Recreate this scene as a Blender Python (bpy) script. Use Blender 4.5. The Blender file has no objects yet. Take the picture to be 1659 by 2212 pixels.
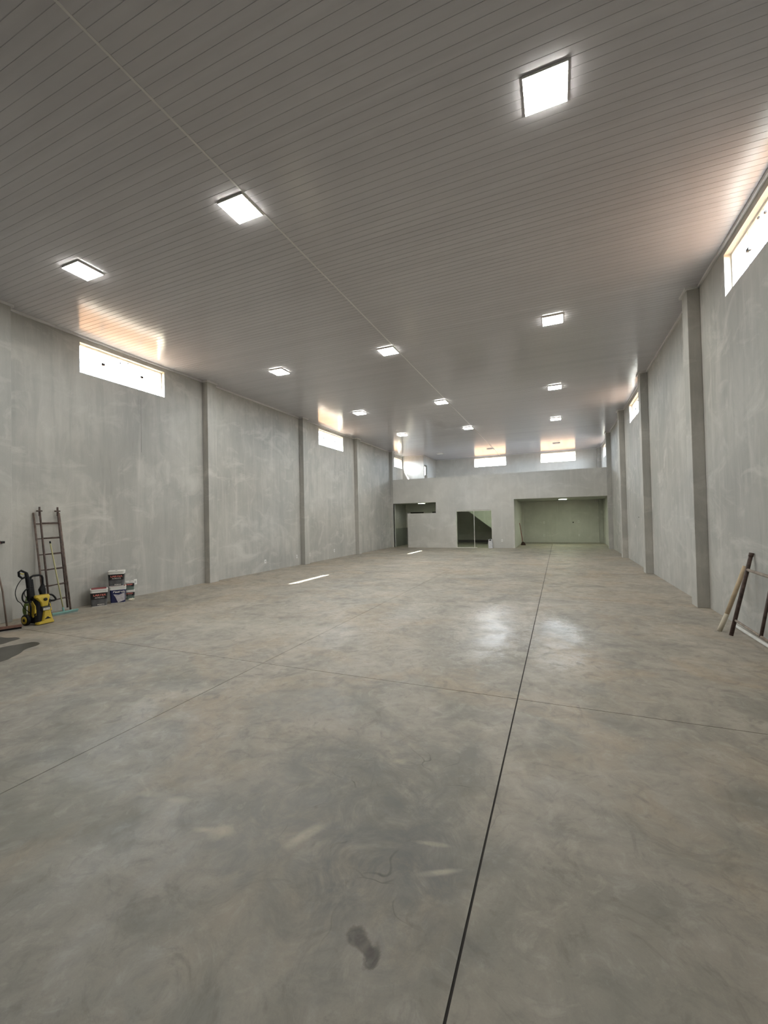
import bpy, bmesh, math, random
from mathutils import Vector, Matrix
random.seed(7)
S = bpy.context.scene
COL = S.collection
# ------------------------------------------------------------------ camera, light, exposure
H = 1.65
YAW, PITCH, ROLL = math.radians(22.799), math.radians(0.996), math.radians(-1.23)
F = Vector((-math.sin(YAW)*math.cos(PITCH), math.cos(YAW)*math.cos(PITCH), math.sin(PITCH)))
R0 = Vector((math.cos(YAW), math.sin(YAW), 0)); U0 = R0.cross(F)
RR = R0*math.cos(ROLL)+U0*math.sin(ROLL); UU = -R0*math.sin(ROLL)+U0*math.cos(ROLL)
cam = bpy.data.cameras.new('camera'); camo = bpy.data.objects.new('camera', cam); COL.objects.link(camo)
camo.matrix_world = Matrix(((RR.x, UU.x, -F.x, 0), (RR.y, UU.y, -F.y, 0), (RR.z, UU.z, -F.z, H), (0, 0, 0, 1)))
cam.sensor_fit = 'HORIZONTAL'; cam.sensor_width = 36; cam.lens = 36*897.386/1659; cam.clip_end = 500; cam.clip_start = .05
S.camera = camo
S.cycles.max_bounces = 7; S.cycles.diffuse_bounces = 4; S.cycles.glossy_bounces = 3; S.cycles.transparent_max_bounces = 10
S.view_settings.view_transform = 'Standard'; S.view_settings.look = 'None'
S.view_settings.gamma = 1; S.view_settings.exposure = 0.32; S.view_settings.use_curve_mapping = False

LAMP = 86.0          # radiance of the LED panels
SKY, GROUND, SUN = 54.0, 5.0, 85.0
w = bpy.data.worlds.new('world'); S.world = w; w.use_nodes = True
nt = w.node_tree; nt.nodes.clear()
def N(nt, t, **k):
    n = nt.nodes.new(t)
    for a, b in k.items(): setattr(n, a, b)
    return n
tc = N(nt, 'ShaderNodeTexCoord'); sep = N(nt, 'ShaderNodeSeparateXYZ'); nt.links.new(tc.outputs['Generated'], sep.inputs[0])
# upper half: hazy bright sky with soft clouds; lower half: sunlit clay soil and tiled roofs
nz = N(nt, 'ShaderNodeTexNoise'); nz.inputs['Scale'].default_value = 5; nz.inputs['Detail'].default_value = 5
nt.links.new(tc.outputs['Generated'], nz.inputs['Vector'])
cr = N(nt, 'ShaderNodeValToRGB'); cr.color_ramp.elements[0].position = .42; cr.color_ramp.elements[0].color = (.70, .83, 1, 1)
cr.color_ramp.elements[1].position = .62; cr.color_ramp.elements[1].color = (1, .985, .97, 1); nt.links.new(nz.outputs['Fac'], cr.inputs[0])
bs = N(nt, 'ShaderNodeBackground'); bs.inputs[1].default_value = SKY; nt.links.new(cr.outputs[0], bs.inputs[0])
bg = N(nt, 'ShaderNodeBackground'); bg.inputs[0].default_value = (1, .56, .31, 1); bg.inputs[1].default_value = GROUND
mr = N(nt, 'ShaderNodeMapRange'); mr.inputs[1].default_value = -.03; mr.inputs[2].default_value = .04; nt.links.new(sep.outputs[2], mr.inputs[0])
mx = N(nt, 'ShaderNodeMixShader'); nt.links.new(mr.outputs[0], mx.inputs[0]); nt.links.new(bg.outputs[0], mx.inputs[1]); nt.links.new(bs.outputs[0], mx.inputs[2])
wo = N(nt, 'ShaderNodeOutputWorld'); nt.links.new(mx.outputs[0], wo.inputs[0])
sl = bpy.data.lights.new('sun', 'SUN'); sl.energy = SUN; sl.angle = math.radians(.6); sl.color = (1, .93, .80)
so = bpy.data.objects.new('sun', sl); COL.objects.link(so); so.location = (-30, -20, 40)
so.rotation_euler = Vector((2.62, 3.6, -5.15)).to_track_quat('-Z', 'Y').to_euler()

# ------------------------------------------------------------------ materials
MATS = {}
def mat(name, col, rough=.6, metal=0, var=.12, scale=8, emit=None, bump=0, spec=.5, alpha=None, coat=0):
    if name in MATS: return MATS[name]
    m = bpy.data.materials.new(name); m.use_nodes = True; t = m.node_tree; p = t.nodes['Principled BSDF']
    p.inputs['Roughness'].default_value = rough; p.inputs['Metallic'].default_value = metal
    p.inputs['Specular IOR Level'].default_value = spec; p.inputs['Coat Weight'].default_value = coat
    tc = N(t, 'ShaderNodeTexCoord'); n = N(t, 'ShaderNodeTexNoise'); n.inputs['Scale'].default_value = scale; n.inputs['Detail'].default_value = 4
    t.links.new(tc.outputs['Object'], n.inputs['Vector'])
    r = N(t, 'ShaderNodeValToRGB'); a, b = r.color_ramp.elements
    a.position = .3; b.position = .7
    a.color = tuple(c*(1-var) for c in col)+(1,); b.color = tuple(min(1, c*(1+var)) for c in col)+(1,)
    t.links.new(n.outputs['Fac'], r.inputs[0]); t.links.new(r.outputs[0], p.inputs['Base Color'])
    if emit:
        p.inputs['Emission Color'].default_value = emit[0]+(1,); p.inputs['Emission Strength'].default_value = emit[1]
    if bump:
        b_ = N(t, 'ShaderNodeBump'); b_.inputs['Strength'].default_value = bump; b_.inputs['Distance'].default_value = .01
        t.links.new(n.outputs['Fac'], b_.inputs['Height']); t.links.new(b_.outputs[0], p.inputs['Normal'])
    if alpha is not None: p.inputs['Alpha'].default_value = alpha
    MATS[name] = m; return m

def math_(t, op, a, b=None, c=None, clamp=False):
    n = N(t, 'ShaderNodeMath', operation=op); n.use_clamp = clamp
    for i, v in enumerate((a, b, c)):
        if v is None: continue
        if isinstance(v, (int, float)): n.inputs[i].default_value = v
        else: t.links.new(v, n.inputs[i])
    return n.outputs[0]
def noise(t, vec, scale, detail=4, rough=.5, dist=0, sc=(1, 1, 1), off=(0, 0, 0)):
    mp = N(t, 'ShaderNodeMapping'); mp.inputs['Scale'].default_value = sc; mp.inputs['Location'].default_value = off
    t.links.new(vec, mp.inputs[0])
    n = N(t, 'ShaderNodeTexNoise'); n.inputs['Scale'].default_value = scale; n.inputs['Detail'].default_value = detail
    n.inputs['Roughness'].default_value = rough; n.inputs['Distortion'].default_value = dist
    t.links.new(mp.outputs[0], n.inputs['Vector']); return n.outputs['Fac']
def mrange(t, v, a, b, c=0, d=1, smooth=False):
    n = N(t, 'ShaderNodeMapRange'); n.clamp = True
    if smooth: n.interpolation_type = 'SMOOTHSTEP'
    for i, x in enumerate((a, b, c, d)): n.inputs[i+1].default_value = x
    t.links.new(v, n.inputs[0]); return n.outputs[0]
def mixc(t, f, a, b, mode='MIX'):
    n = N(t, 'ShaderNodeMix', data_type='RGBA', blend_type=mode)
    if isinstance(f, (int, float)): n.inputs[0].default_value = f
    else: t.links.new(f, n.inputs[0])
    for i, v in ((6, a), (7, b)):
        if isinstance(v, tuple): n.inputs[i].default_value = v+(1,)
        else: t.links.new(v, n.inputs[i])
    return n.outputs[2]

def wall_mat(name, base, dark, light, st=1.0):
    m = bpy.data.materials.new(name); m.use_nodes = True; t = m.node_tree; p = t.nodes['Principled BSDF']
    tc = N(t, 'ShaderNodeTexCoord'); o = tc.outputs['Object']
    big = noise(t, o, .55, 4, .55, .4)
    streak = noise(t, o, 1, 5, .6, .3, sc=(5, 5, .45))
    patch = noise(t, o, 1.0, 5, .6, 1.2, sc=(.7, .7, 1.5), off=(4, 9, 2))
    fine = noise(t, o, 60, 3, .7)
    c = mixc(t, mrange(t, big, .35, .68), base, dark)
    c = mixc(t, mrange(t, streak, .50, .72, 0, .75*st), c, dark)
    s2 = noise(t, o, 1, 6, .65, .2, sc=(9, 9, .9)); c = mixc(t, math_(t, 'MULTIPLY', mrange(t, s2, .5, .72), mrange(t, big, .42, .62, 0, .6*st)), c, tuple(x*.8 for x in dark))
    bl = noise(t, o, 1.7, 7, .65, 1.0, sc=(1, 1, .8), off=(1, 5, 8)); c = mixc(t, mrange(t, bl, .52, .70, 0, .6), c, dark); c = mixc(t, mrange(t, bl, .46, .30, 0, .5), c, light)
    c = mixc(t, mrange(t, s2, .42, .26, 0, .3*st), c, light)
    c = mixc(t, mrange(t, patch, .56, .72, 0, .7), c, light)
    c = mixc(t, mrange(t, streak, .44, .25, 0, .5), c, light)
    c = mixc(t, mrange(t, fine, .3, .7, 0, .22), c, dark)
    t.links.new(c, p.inputs['Base Color']); p.inputs['Roughness'].default_value = .88; p.inputs['Specular IOR Level'].default_value = .25
    b = N(t, 'ShaderNodeBump'); b.inputs['Strength'].default_value = .25; b.inputs['Distance'].default_value = .004
    t.links.new(fine, b.inputs['Height']); t.links.new(b.outputs[0], p.inputs['Normal'])
    MATS[name] = m; return m
PLASTER = wall_mat('cement_plaster', (.515, .50, .465), (.385, .378, .352), (.63, .612, .57))
PLASTER_B = wall_mat('cement_plaster_smooth', (.66, .64, .605), (.54, .53, .495), (.72, .70, .66), .3)
DADO = wall_mat('dado_grey', (.30, .31, .29), (.24, .25, .235), (.34, .35, .32))  # darker grey-green lower panel of the lobby walls

def floor_mat():
    m = bpy.data.materials.new('polished_concrete'); m.use_nodes = True; t = m.node_tree; p = t.nodes['Principled BSDF']
    tc = N(t, 'ShaderNodeTexCoord'); o = tc.outputs['Object']
    big = noise(t, o, .35, 5, .6, .8); mid = noise(t, o, 1.1, 6, .62, 1.3); fine = noise(t, o, 7, 6, .7, .6)
    warm = noise(t, o, .8, 4, .6, 1.0, off=(7, 3, 0)); spk = noise(t, o, 120, 2, .6)
    c = mixc(t, mrange(t, big, .36, .66), (.41, .365, .305), (.30, .28, .24))
    c = mixc(t, mrange(t, mid, .49, .70, 0, .85), c, (.20, .19, .165))
    c = mixc(t, mrange(t, mid, .46, .28, 0, .6), c, (.51, .465, .39))
    c = mixc(t, mrange(t, warm, .50, .66, 0, .65), c, (.40, .32, .23))
    c = mixc(t, mrange(t, fine, .50, .72, 0, .55), c, (.20, .19, .17))
    c = mixc(t, mrange(t, fine, .46, .28, 0, .45), c, (.50, .48, .43))
    m3 = noise(t, o, 3, 7, .7, 2.2, off=(2, 8, 0)); c = mixc(t, mrange(t, m3, .54, .66, 0, .5), c, (.19, .175, .15)); c = mixc(t, mrange(t, m3, .42, .32, 0, .35), c, (.52, .48, .41))
    c = mixc(t, mrange(t, spk, .35, .7, 0, .12), c, (.2, .19, .17))
    # stains with their own shape; extra broad foreground blobs paint in dimmer light
    mott = noise(t, o, 3.2, 8, .72, 1.8)
    jit = noise(t, o, 9, 5, .7, .5); jit2 = noise(t, o, 2.2, 4, .6, .5)
    sp = N(t, 'ShaderNodeSeparateXYZ'); t.links.new(o, sp.inputs[0])
    def blob(cx, cy, rx, ry, ang, edge, j, wob):
        dx = math_(t, 'SUBTRACT', sp.outputs[0], cx); dy = math_(t, 'SUBTRACT', sp.outputs[1], cy)
        ca, sa = math.cos(ang), math.sin(ang)
        u = math_(t, 'ADD', math_(t, 'MULTIPLY', dx, ca/rx), math_(t, 'MULTIPLY', dy, sa/rx))
        v = math_(t, 'ADD', math_(t, 'MULTIPLY', dx, -sa/ry), math_(t, 'MULTIPLY', dy, ca/ry))
        d = math_(t, 'SQRT', math_(t, 'ADD', math_(t, 'MULTIPLY', u, u), math_(t, 'MULTIPLY', v, v)))
        d = math_(t, 'ADD', d, math_(t, 'MULTIPLY', math_(t, 'SUBTRACT', j, .5), wob))
        return mrange(t, d, 1+edge, 1-edge, 0, 1, True)
    for (cx, cy, rx, ry, an, ed, j, wo_, col, k) in (
        (-1.0, 2.25, .62, .75, .3, .55, jit2, 2.0, (.20, .195, .185), .85),
        (-.80, 1.72, .35, .40, .3, .6, jit2, 2.0, (.19, .185, .18), .75),
        (-1.6, 1.9, .55, .35, .9, .6, jit2, 2.0, (.26, .25, .235), .5),
        (-2.9, 1.5, .7, .5, .4, .7, jit2, 2.0, (.26, .255, .22), .5),
        (.35, 1.35, .45, .3, .2, .7, jit2, 2.0, (.25, .24, .21), .4),
        (-.785, 1.49, .035, .035, 0, .35, jit, 3.0, (.07, .058, .05), 1.0),
        (-.735, 1.465, .05, .022, -.5, .35, jit, 3.0, (.08, .065, .055), 1.0),
        (-.69, 1.435, .03, .045, .2, .35, jit, 3.0, (.07, .058, .05), 1.0),
        (-1.70, 1.73, .055, .05, 0, .75, jit, 3.5, (.56, .49, .38), .85),
        (-1.80, 1.70, .05, .02, .3, .75, jit, 3.5, (.56, .49, .38), .7),
        (-1.27, 1.87, .10, .028, 1.1, .75, jit, 3.0, (.56, .50, .40), .85),
        (-.55, 1.90, .075, .014, .5, .75, jit, 2.5, (.56, .50, .40), .85),
        (-.63, 2.05, .07, .012, .2, .75, jit, 2.5, (.56, .49, .38), .7),
        (-1.05, 2.66, .05, .03, .3, .75, jit, 3.0, (.56, .49, .38), .4),
        (-2.15, 1.82, .07, .02, .3, .75, jit, 3.0, (.52, .46, .36), .5),
        (-2.35, 1.80, .06, .02, .3, .75, jit, 3.0, (.50, .45, .35), .5),
        (1.25, 2.35, .10, .05, .3, .5, jit, 3.0, (.27, .22, .17), .6),
        (-2.2, 3.2, .5, .3, .6, .6, jit2, 2.0, (.27, .265, .245), .6),
        (-4.6, 5.3, 1.4, .4, .2, .6, jit2, 2.0, (.45, .42, .36), .6),
    ):
        mk = math_(t, 'MULTIPLY', blob(cx, cy, rx, ry, an, ed, j, wo_), k)
        mk = math_(t, 'MULTIPLY', mk, mrange(t, mott if j is jit2 else jit, .38, .60, .25 if j is jit2 else .45, 1))
        c = mixc(t, mk, c, col)
    # thin trowel cracks around the dark patch
    vo = N(t, 'ShaderNodeTexVoronoi', feature='DISTANCE_TO_EDGE'); vo.inputs['Scale'].default_value = 3.0
    dv = N(t, 'ShaderNodeTexNoise'); dv.inputs['Scale'].default_value = 3; t.links.new(o, dv.inputs['Vector'])
    va = N(t, 'ShaderNodeVectorMath', operation='MULTIPLY_ADD'); t.links.new(dv.outputs['Color'], va.inputs[0]); va.inputs[1].default_value = (.5, .5, 0); t.links.new(o, va.inputs[2])
    t.links.new(va.outputs[0], vo.inputs['Vector'])
    ck = mrange(t, vo.outputs['Distance'], .016, .003)
    ck = math_(t, 'MULTIPLY', ck, mrange(t, jit2, .5, .62)); ck = math_(t, 'MULTIPLY', ck, blob(-.95, 2.2, .6, .7, 0, .5, jit2, 1.0))
    c = mixc(t, math_(t, 'MULTIPLY', ck, .9), c, (.09, .085, .08))
    t.links.new(c, p.inputs['Base Color'])
    # power-trowelled sheen, uneven
    g = noise(t, o, .9, 6, .65, 1.5, off=(3, 1, 0)); g2 = noise(t, o, 7, 8, .72, 1.2)
    r = math_(t, 'ADD', mrange(t, g, .38, .62, .46, .64), mrange(t, g2, .3, .7, -.06, .08))
    g3 = noise(t, o, 14, 8, .75, 1.5)
    for (cx, cy, rx, ry) in ((-.98, 6.3, .45, 1.5), (-.1, 6.1, .35, 1.1), (-2.4, 6.7, .35, 1.1)):
        r = math_(t, 'SUBTRACT', r, math_(t, 'MULTIPLY', blob(cx, cy, rx, ry, 0, .35, g3, 4.5), .20))
    r = math_(t, 'MAXIMUM', r, .30)
    t.links.new(r, p.inputs['Roughness']); p.inputs['Specular IOR Level'].default_value = .5
    b = N(t, 'ShaderNodeBump'); b.inputs['Strength'].default_value = .10; b.inputs['Distance'].default_value = .01
    t.links.new(fine, b.inputs['Height']); t.links.new(b.outputs[0], p.inputs['Normal'])
    return m
FLOOR = floor_mat()
SEAL = mat('joint_sealant', (.035, .03, .028), .8)
def pvc_mat():
    m = bpy.data.materials.new('pvc_ceiling'); m.use_nodes = True; t = m.node_tree; p = t.nodes['Principled BSDF']
    tc = N(t, 'ShaderNodeTexCoord'); o = tc.outputs['Object']
    n = noise(t, o, 1, 3, .5, 0, sc=(.15, 10, 1)); c = mixc(t, mrange(t, n, .3, .7), (.54, .53, .56), (.59, .58, .61))
    t.links.new(c, p.inputs['Base Color']); p.inputs['Roughness'].default_value = .17; p.inputs['Specular IOR Level'].default_value = .5
    n2 = noise(t, o, 1, 2, .5, 0, sc=(.8, 14, 1))
    b = N(t, 'ShaderNodeBump'); b.inputs['Strength'].default_value = .35; b.inputs['Distance'].default_value = .004
    t.links.new(n2, b.inputs['Height']); t.links.new(b.outputs[0], p.inputs['Normal'])
    return m
PVC = pvc_mat()
PVCW = mat('white_pvc_trim', (.66, .65, .64), .35, var=.04)
SLABM = wall_mat('slab_underside', (.46, .47, .43), (.40, .41, .375), (.50, .51, .47))
ALU = mat('white_aluminium', (.82, .80, .74), .4, var=.04)
REVEAL = mat('cream_reveal', (.74, .70, .60), .7, var=.06)  # one cream tone for the faces of all window openings
BLK = mat('black_plastic', (.008, .008, .009), .6, var=.2, spec=.25)
BLKM = mat('black_fitting', (.02, .02, .022), .4)
WHT = mat('white_plastic', (.80, .79, .76), .4, var=.03)
STEEL = mat('steel_rail', (.62, .62, .60), .35, .8, var=.05)
LAMPM = mat('lamp_diffuser', (.9, .9, .9), .4, emit=((1, .975, .885), LAMP))
OFFL = mat('unlit_diffuser', (.85, .85, .84), .35, var=.02)
def glass(name, tint, rough=0, extra=1.0):
    m = bpy.data.materials.new(name); m.use_nodes = True; t = m.node_tree; t.nodes.remove(t.nodes['Principled BSDF'])
    tr = N(t, 'ShaderNodeBsdfTransparent'); tr.inputs[0].default_value = tint+(1,)
    gl = N(t, 'ShaderNodeBsdfGlossy'); gl.inputs['Roughness'].default_value = rough
    fr = N(t, 'ShaderNodeFresnel'); fr.inputs[0].default_value = 1.5
    f = math_(t, 'MULTIPLY', fr.outputs[0], extra, clamp=True)
    ge = N(t, 'ShaderNodeNewGeometry'); f = math_(t, 'MULTIPLY', f, math_(t, 'SUBTRACT', 1, ge.outputs['Backfacing']))
    # faint smears on the pane
    tc = N(t, 'ShaderNodeTexCoord'); n = noise(t, tc.outputs['Object'], 3); f = math_(t, 'MULTIPLY', f, mrange(t, n, .3, .7, .9, 1.1))
    mx = N(t, 'ShaderNodeMixShader'); t.links.new(f, mx.inputs[0]); t.links.new(tr.outputs[0], mx.inputs[1]); t.links.new(gl.outputs[0], mx.inputs[2])
    t.links.new(mx.outputs[0], t.nodes['Material Output'].inputs[0]); MATS[name] = m; return m
GLASS = glass('window_glass', (.93, .95, .95))
DGLASS = glass('door_glass', (.86, .89, .86), 0, 1.3)
WATER = mat('wet_concrete', (.085, .08, .07), .32, var=.25, scale=3, spec=.35)

# ------------------------------------------------------------------ mesh helpers
class MB:
    def __init__(s): s.b = bmesh.new()
    def box(s, x0, x1, y0, y1, z0, z1, mi=0, bev=0):
        if bev:
            t = bmesh.new(); v = [t.verts.new((x, y, z)) for x in (x0, x1) for y in (y0, y1) for z in (z0, z1)]
            for f in ((0, 1, 3, 2), (4, 6, 7, 5), (0, 4, 5, 1), (2, 3, 7, 6), (0, 2, 6, 4), (1, 5, 7, 3)): t.faces.new([v[i] for i in f])
            bmesh.ops.bevel(t, geom=t.edges[:]+t.verts[:], offset=bev, segments=2, affect='EDGES', profile=.6)
            s.merge(t, mi); return s
        v = [s.b.verts.new((x, y, z)) for x in (x0, x1) for y in (y0, y1) for z in (z0, z1)]
        for f in ((0, 1, 3, 2), (4, 6, 7, 5), (0, 4, 5, 1), (2, 3, 7, 6), (0, 2, 6, 4), (1, 5, 7, 3)):
            fc = s.b.faces.new([v[i] for i in f]); fc.material_index = mi
        return s
    def merge(s, t, mi=0, M=None, smooth=False):
        mp = {}
        for v in t.verts: mp[v] = s.b.verts.new(M @ v.co if M else v.co)
        for f in t.faces:
            try: n = s.b.faces.new([mp[v] for v in f.verts]); n.material_index = mi; n.smooth = smooth
            except ValueError: pass
        t.free()
    def tube(s, pts, r, seg=10, mi=0, caps=True, smooth=True, radii=None):
        pts = [Vector(p) for p in pts]; rings = []
        up = None
        for i, p in enumerate(pts):
            d = (pts[min(i+1, len(pts)-1)]-pts[max(i-1, 0)]).normalized()
            if up is None: up = d.orthogonal().normalized()
            up = (up-d*up.dot(d)).normalized(); q = d.cross(up)
            rr = radii[i] if radii else r
            rings.append([s.b.verts.new(p+(up*math.cos(a)+q*math.sin(a))*rr) for a in [2*math.pi*k/seg for k in range(seg)]])
        for a, b in zip(rings, rings[1:]):
            for k in range(seg):
                f = s.b.faces.new((a[k], a[(k+1) % seg], b[(k+1) % seg], b[k])); f.smooth = smooth; f.material_index = mi
        if caps:
            for r_ in (rings[0][::-1], rings[-1]):
                f = s.b.faces.new(r_); f.material_index = mi
        return s
    def lathe(s, prof, seg=28, mi=0, M=None, smooth=True):
        t = bmesh.new(); rings = [[t.verts.new((r*math.cos(2*math.pi*k/seg), r*math.sin(2*math.pi*k/seg), z)) for k in range(seg)] for r, z in prof]
        for a, b in zip(rings, rings[1:]):
            for k in range(seg): t.faces.new((a[k], a[(k+1) % seg], b[(k+1) % seg], b[k]))
        t.faces.new(rings[0][::-1]); t.faces.new(rings[-1]); s.merge(t, mi, M, smooth); return s
    def poly(s, pts, z0, z1, M=None, mi=0):
        """prism: polygon in xy extruded z0..z1"""
        t = bmesh.new(); a = [t.verts.new((x, y, z0)) for x, y in pts]; b = [t.verts.new((x, y, z1)) for x, y in pts]; n = len(pts)
        t.faces.new(a[::-1]); t.faces.new(b)
        for k in range(n): t.faces.new((a[k], a[(k+1) % n], b[(k+1) % n], b[k]))
        s.merge(t, mi, M); return s
    def loft(s, rings, mi=0, smooth=False):
        R = [[s.b.verts.new(p) for p in r] for r in rings]; n = len(R[0])
        for a, b in zip(R, R[1:]):
            for k in range(n):
                f = s.b.faces.new((a[k], a[(k+1) % n], b[(k+1) % n], b[k])); f.material_index = mi; f.smooth = smooth
        for r in (R[0][::-1], R[-1]): f = s.b.faces.new(r); f.material_index = mi
        return s
    def build(s, name, m, parent=None, loc=None, bevel=0):
        bmesh.ops.recalc_face_normals(s.b, faces=s.b.faces[:])
        me = bpy.data.meshes.new(name); s.b.to_mesh(me); s.b.free()
        for x in (m if isinstance(m, (list, tuple)) else [m]): me.materials.append(x)
        o = bpy.data.objects.new(name, me); COL.objects.link(o)
        if parent: o.parent = parent
        if loc: o.location = loc
        if bevel:
            b = o.modifiers.new('bevel', 'BEVEL'); b.width = bevel; b.segments = 2; b.limit_method = 'ANGLE'
        return o
def tag(o, label=None, cat=None, group=None, kind=None):
    if label: o['label'] = label
    if cat: o['category'] = cat
    if group: o['group'] = group
    if kind: o['kind'] = kind
    return o
def empty(name, loc=(0, 0, 0), rz=0):
    o = bpy.data.objects.new(name, None); COL.objects.link(o); o.location = loc; o.rotation_euler = (0, 0, rz); o.empty_display_size = .2
    return o
def dup(root, loc, rz=None):
    r = root.copy(); COL.objects.link(r); r.location = loc
    if rz is not None: r.rotation_euler = (0, 0, rz)
    for ch in [c for c in bpy.data.objects if c.parent == root]:
        c = ch.copy(); COL.objects.link(c); c.parent = r
        for g in [q for q in bpy.data.objects if q.parent == ch]:
            d = g.copy(); COL.objects.link(d); d.parent = c
    return r
def wall_grid(name, axis, a, b, u0, u1, z0, z1, holes, m, rev=None):
    """slab between a..b on `axis` (0:x, 1:y), spanning u0..u1, z0..z1, with rectangular holes (u0,u1,z0,z1)"""
    us = sorted({u0, u1, *[h[0] for h in holes], *[h[1] for h in holes]}); zs = sorted({z0, z1, *[h[2] for h in holes], *[h[3] for h in holes]})
    us = [u for u in us if u0 <= u <= u1]; zs = [z for z in zs if z0 <= z <= z1]
    solid = {}
    for i in range(len(us)-1):
        for j in range(len(zs)-1):
            cu, cz = (us[i]+us[i+1])/2, (zs[j]+zs[j+1])/2
            solid[i, j] = not any(h[0] < cu < h[1] and h[2] < cz < h[3] for h in holes)
    M = MB(); vc = {}
    def V(i, j, k):
        if (i, j, k) not in vc:
            p = (a if k == 0 else b, us[i], zs[j]) if axis == 0 else (us[i], a if k == 0 else b, zs[j])
            vc[i, j, k] = M.b.verts.new(p)
        return vc[i, j, k]
    for (i, j), s in solid.items():
        if not s: continue
        for k in (0, 1): M.b.faces.new((V(i, j, k), V(i+1, j, k), V(i+1, j+1, k), V(i, j+1, k)))
        for (di, dj, e) in ((-1, 0, ((i, j), (i, j+1))), (1, 0, ((i+1, j), (i+1, j+1))), (0, -1, ((i, j), (i+1, j))), (0, 1, ((i, j+1), (i+1, j+1)))):
            if not solid.get((i+di, j+dj), False):
                (p, q), (r, t) = e
                f = M.b.faces.new((V(p, q, 0), V(r, t, 0), V(r, t, 1), V(p, q, 1)))
                if rev and 0 <= i+di < len(us)-1 and 0 <= j+dj < len(zs)-1: f.material_index = 1
    o = M.build(name, [m, rev] if rev else m); return tag(o, kind='structure')

# ------------------------------------------------------------------ room shell
XL, XR, CZ, D = -9.05, 2.36, 5.6, .186
YF, YW, YB, TH = -1.4, 22.52, 27.5, .2      # front wall, partition, back wall
LW = [(5.46, 7.46, 4.83, 5.46), (14.75, 16.83, 4.80, 5.45), (23.15, 24.60, 4.81, 5.36)]
RW = [(5.60, 7.61, 4.84, 5.46), (14.60, 16.57, 4.80, 5.42), (23.75, 25.70, 4.78, 5.38)]
BW = [(-5.03, -3.01, 4.93, 5.51), (-.95, 1.04, 4.93, 5.51), (-8.75, -8.10, 4.62, 5.25)]
wl = wall_grid('wall_left', 0, XL-TH, XL, YF-TH, YB+TH, -.1, CZ+.1, LW, PLASTER, REVEAL)
wr = wall_grid('wall_right', 0, XR, XR+TH, YF-TH, YB+TH, -.1, CZ+.1, RW, PLASTER, REVEAL)
wb = wall_grid('wall_back', 1, YB, YB+TH, XL, XR, -.1, CZ+.1, BW, PLASTER_B, REVEAL)
wf = wall_grid('wall_front', 1, YF-TH, YF, XL, XR, -.1, CZ+.1, [], mat('low_bounce_shutter', (.13, .13, .12), .6, .2))  # unseen wall, made dark to cut bounce light on the near floor
DOOR = (-5.19, -3.28, -.1, 2.04); ALC = (-2.13, XR-D+.002, -.1, 2.55)
LOB = [(XL+D, -8.01, -.1, 2.54), (-8.01, -6.32, 1.94, 2.54)]
wp = wall_grid('wall_partition', 1, YW, YW+.15, XL, XR, -.1, 3.92, [DOOR, ALC]+LOB, PLASTER_B)
# pilasters, each a part of its wall
for side, ys in ((0, (-.53, 3.88, 8.67, 13.32, 17.92, 22.50, 27.15)), (1, (-.5, 4.13, 8.76, 13.38, 17.86, 22.42, 27.05))):
    for y in ys:
        x0, x1 = (XL, XL+D) if side == 0 else (XR-D, XR)
        MB().box(x0, x1, y, y+.32 if y < 26 else YB, 0, CZ).build('pilaster', PLASTER, (wl, wr)[side], bevel=.006)
MB().box(XL, XL+.0012, 6.815, 6.819, 3.35, 4.62).build('hairline_crack', mat('crack_dark', (.12, .115, .10), .9), wl)  # dark hairline crack in the plaster, laid on as a thin strip
# floor slab cut by joints
xs = [XL, -3.233, XR]; J = .0045
xj, yj = [(-3.233, .0035), (-.388, .0055)], [(3.94, .0035)]
M = MB()
xi = [XL]; 
for x, h in xj: xi += [x-h, x+h]
xi.append(XR); yi = [YF]
for y, h in yj: yi += [y-h, y+h]
yi.append(YB)
for i in range(0, len(xi), 2):
    for j in range(0, len(yi), 2): M.box(xi[i], xi[i+1], yi[j], yi[j+1], -.10, 0)
fl = tag(M.build('floor', FLOOR), kind='structure')
M = MB()
for x, h in xj: M.box(x-h-.001, x+h+.001, YF, YW+.2, -.09, -.006)
for y, h in yj: M.box(XL, XR, y-h-.001, y+h+.001, -.09, -.0062)
M.build('joint_sealant', SEAL, fl)
MB().box(-.38, XR, 9.0, 9.004, -.002, .0004).build('joint_sealant', SEAL, fl)
# ceiling of grooved pvc boards running across the hall
M = MB(); y = YF; prof = []
while y < YB:
    prof += [(y, CZ), (y+.0935, CZ), (y+.0955, CZ+.003), (y+.0980, CZ+.003)]; y += .1
for x0, x1 in ((XL, -3.38), (-3.38, XR)):
    a = [M.b.verts.new((x0, py, pz)) for py, pz in prof]; b = [M.b.verts.new((x1, py, pz)) for py, pz in prof]
    for k in range(len(prof)-1): M.b.faces.new((a[k], b[k], b[k+1], a[k+1]))
M.box(XL-TH, XR+TH, YF-TH, YB+TH, CZ+.02, CZ+.1)
ce = tag(M.build('ceiling', PVC), kind='structure')
tag(MB().box(-3.392, -3.368, YF, YB, CZ-.004, CZ+.002).build('trim_1', PVCW), kind='structure')
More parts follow.
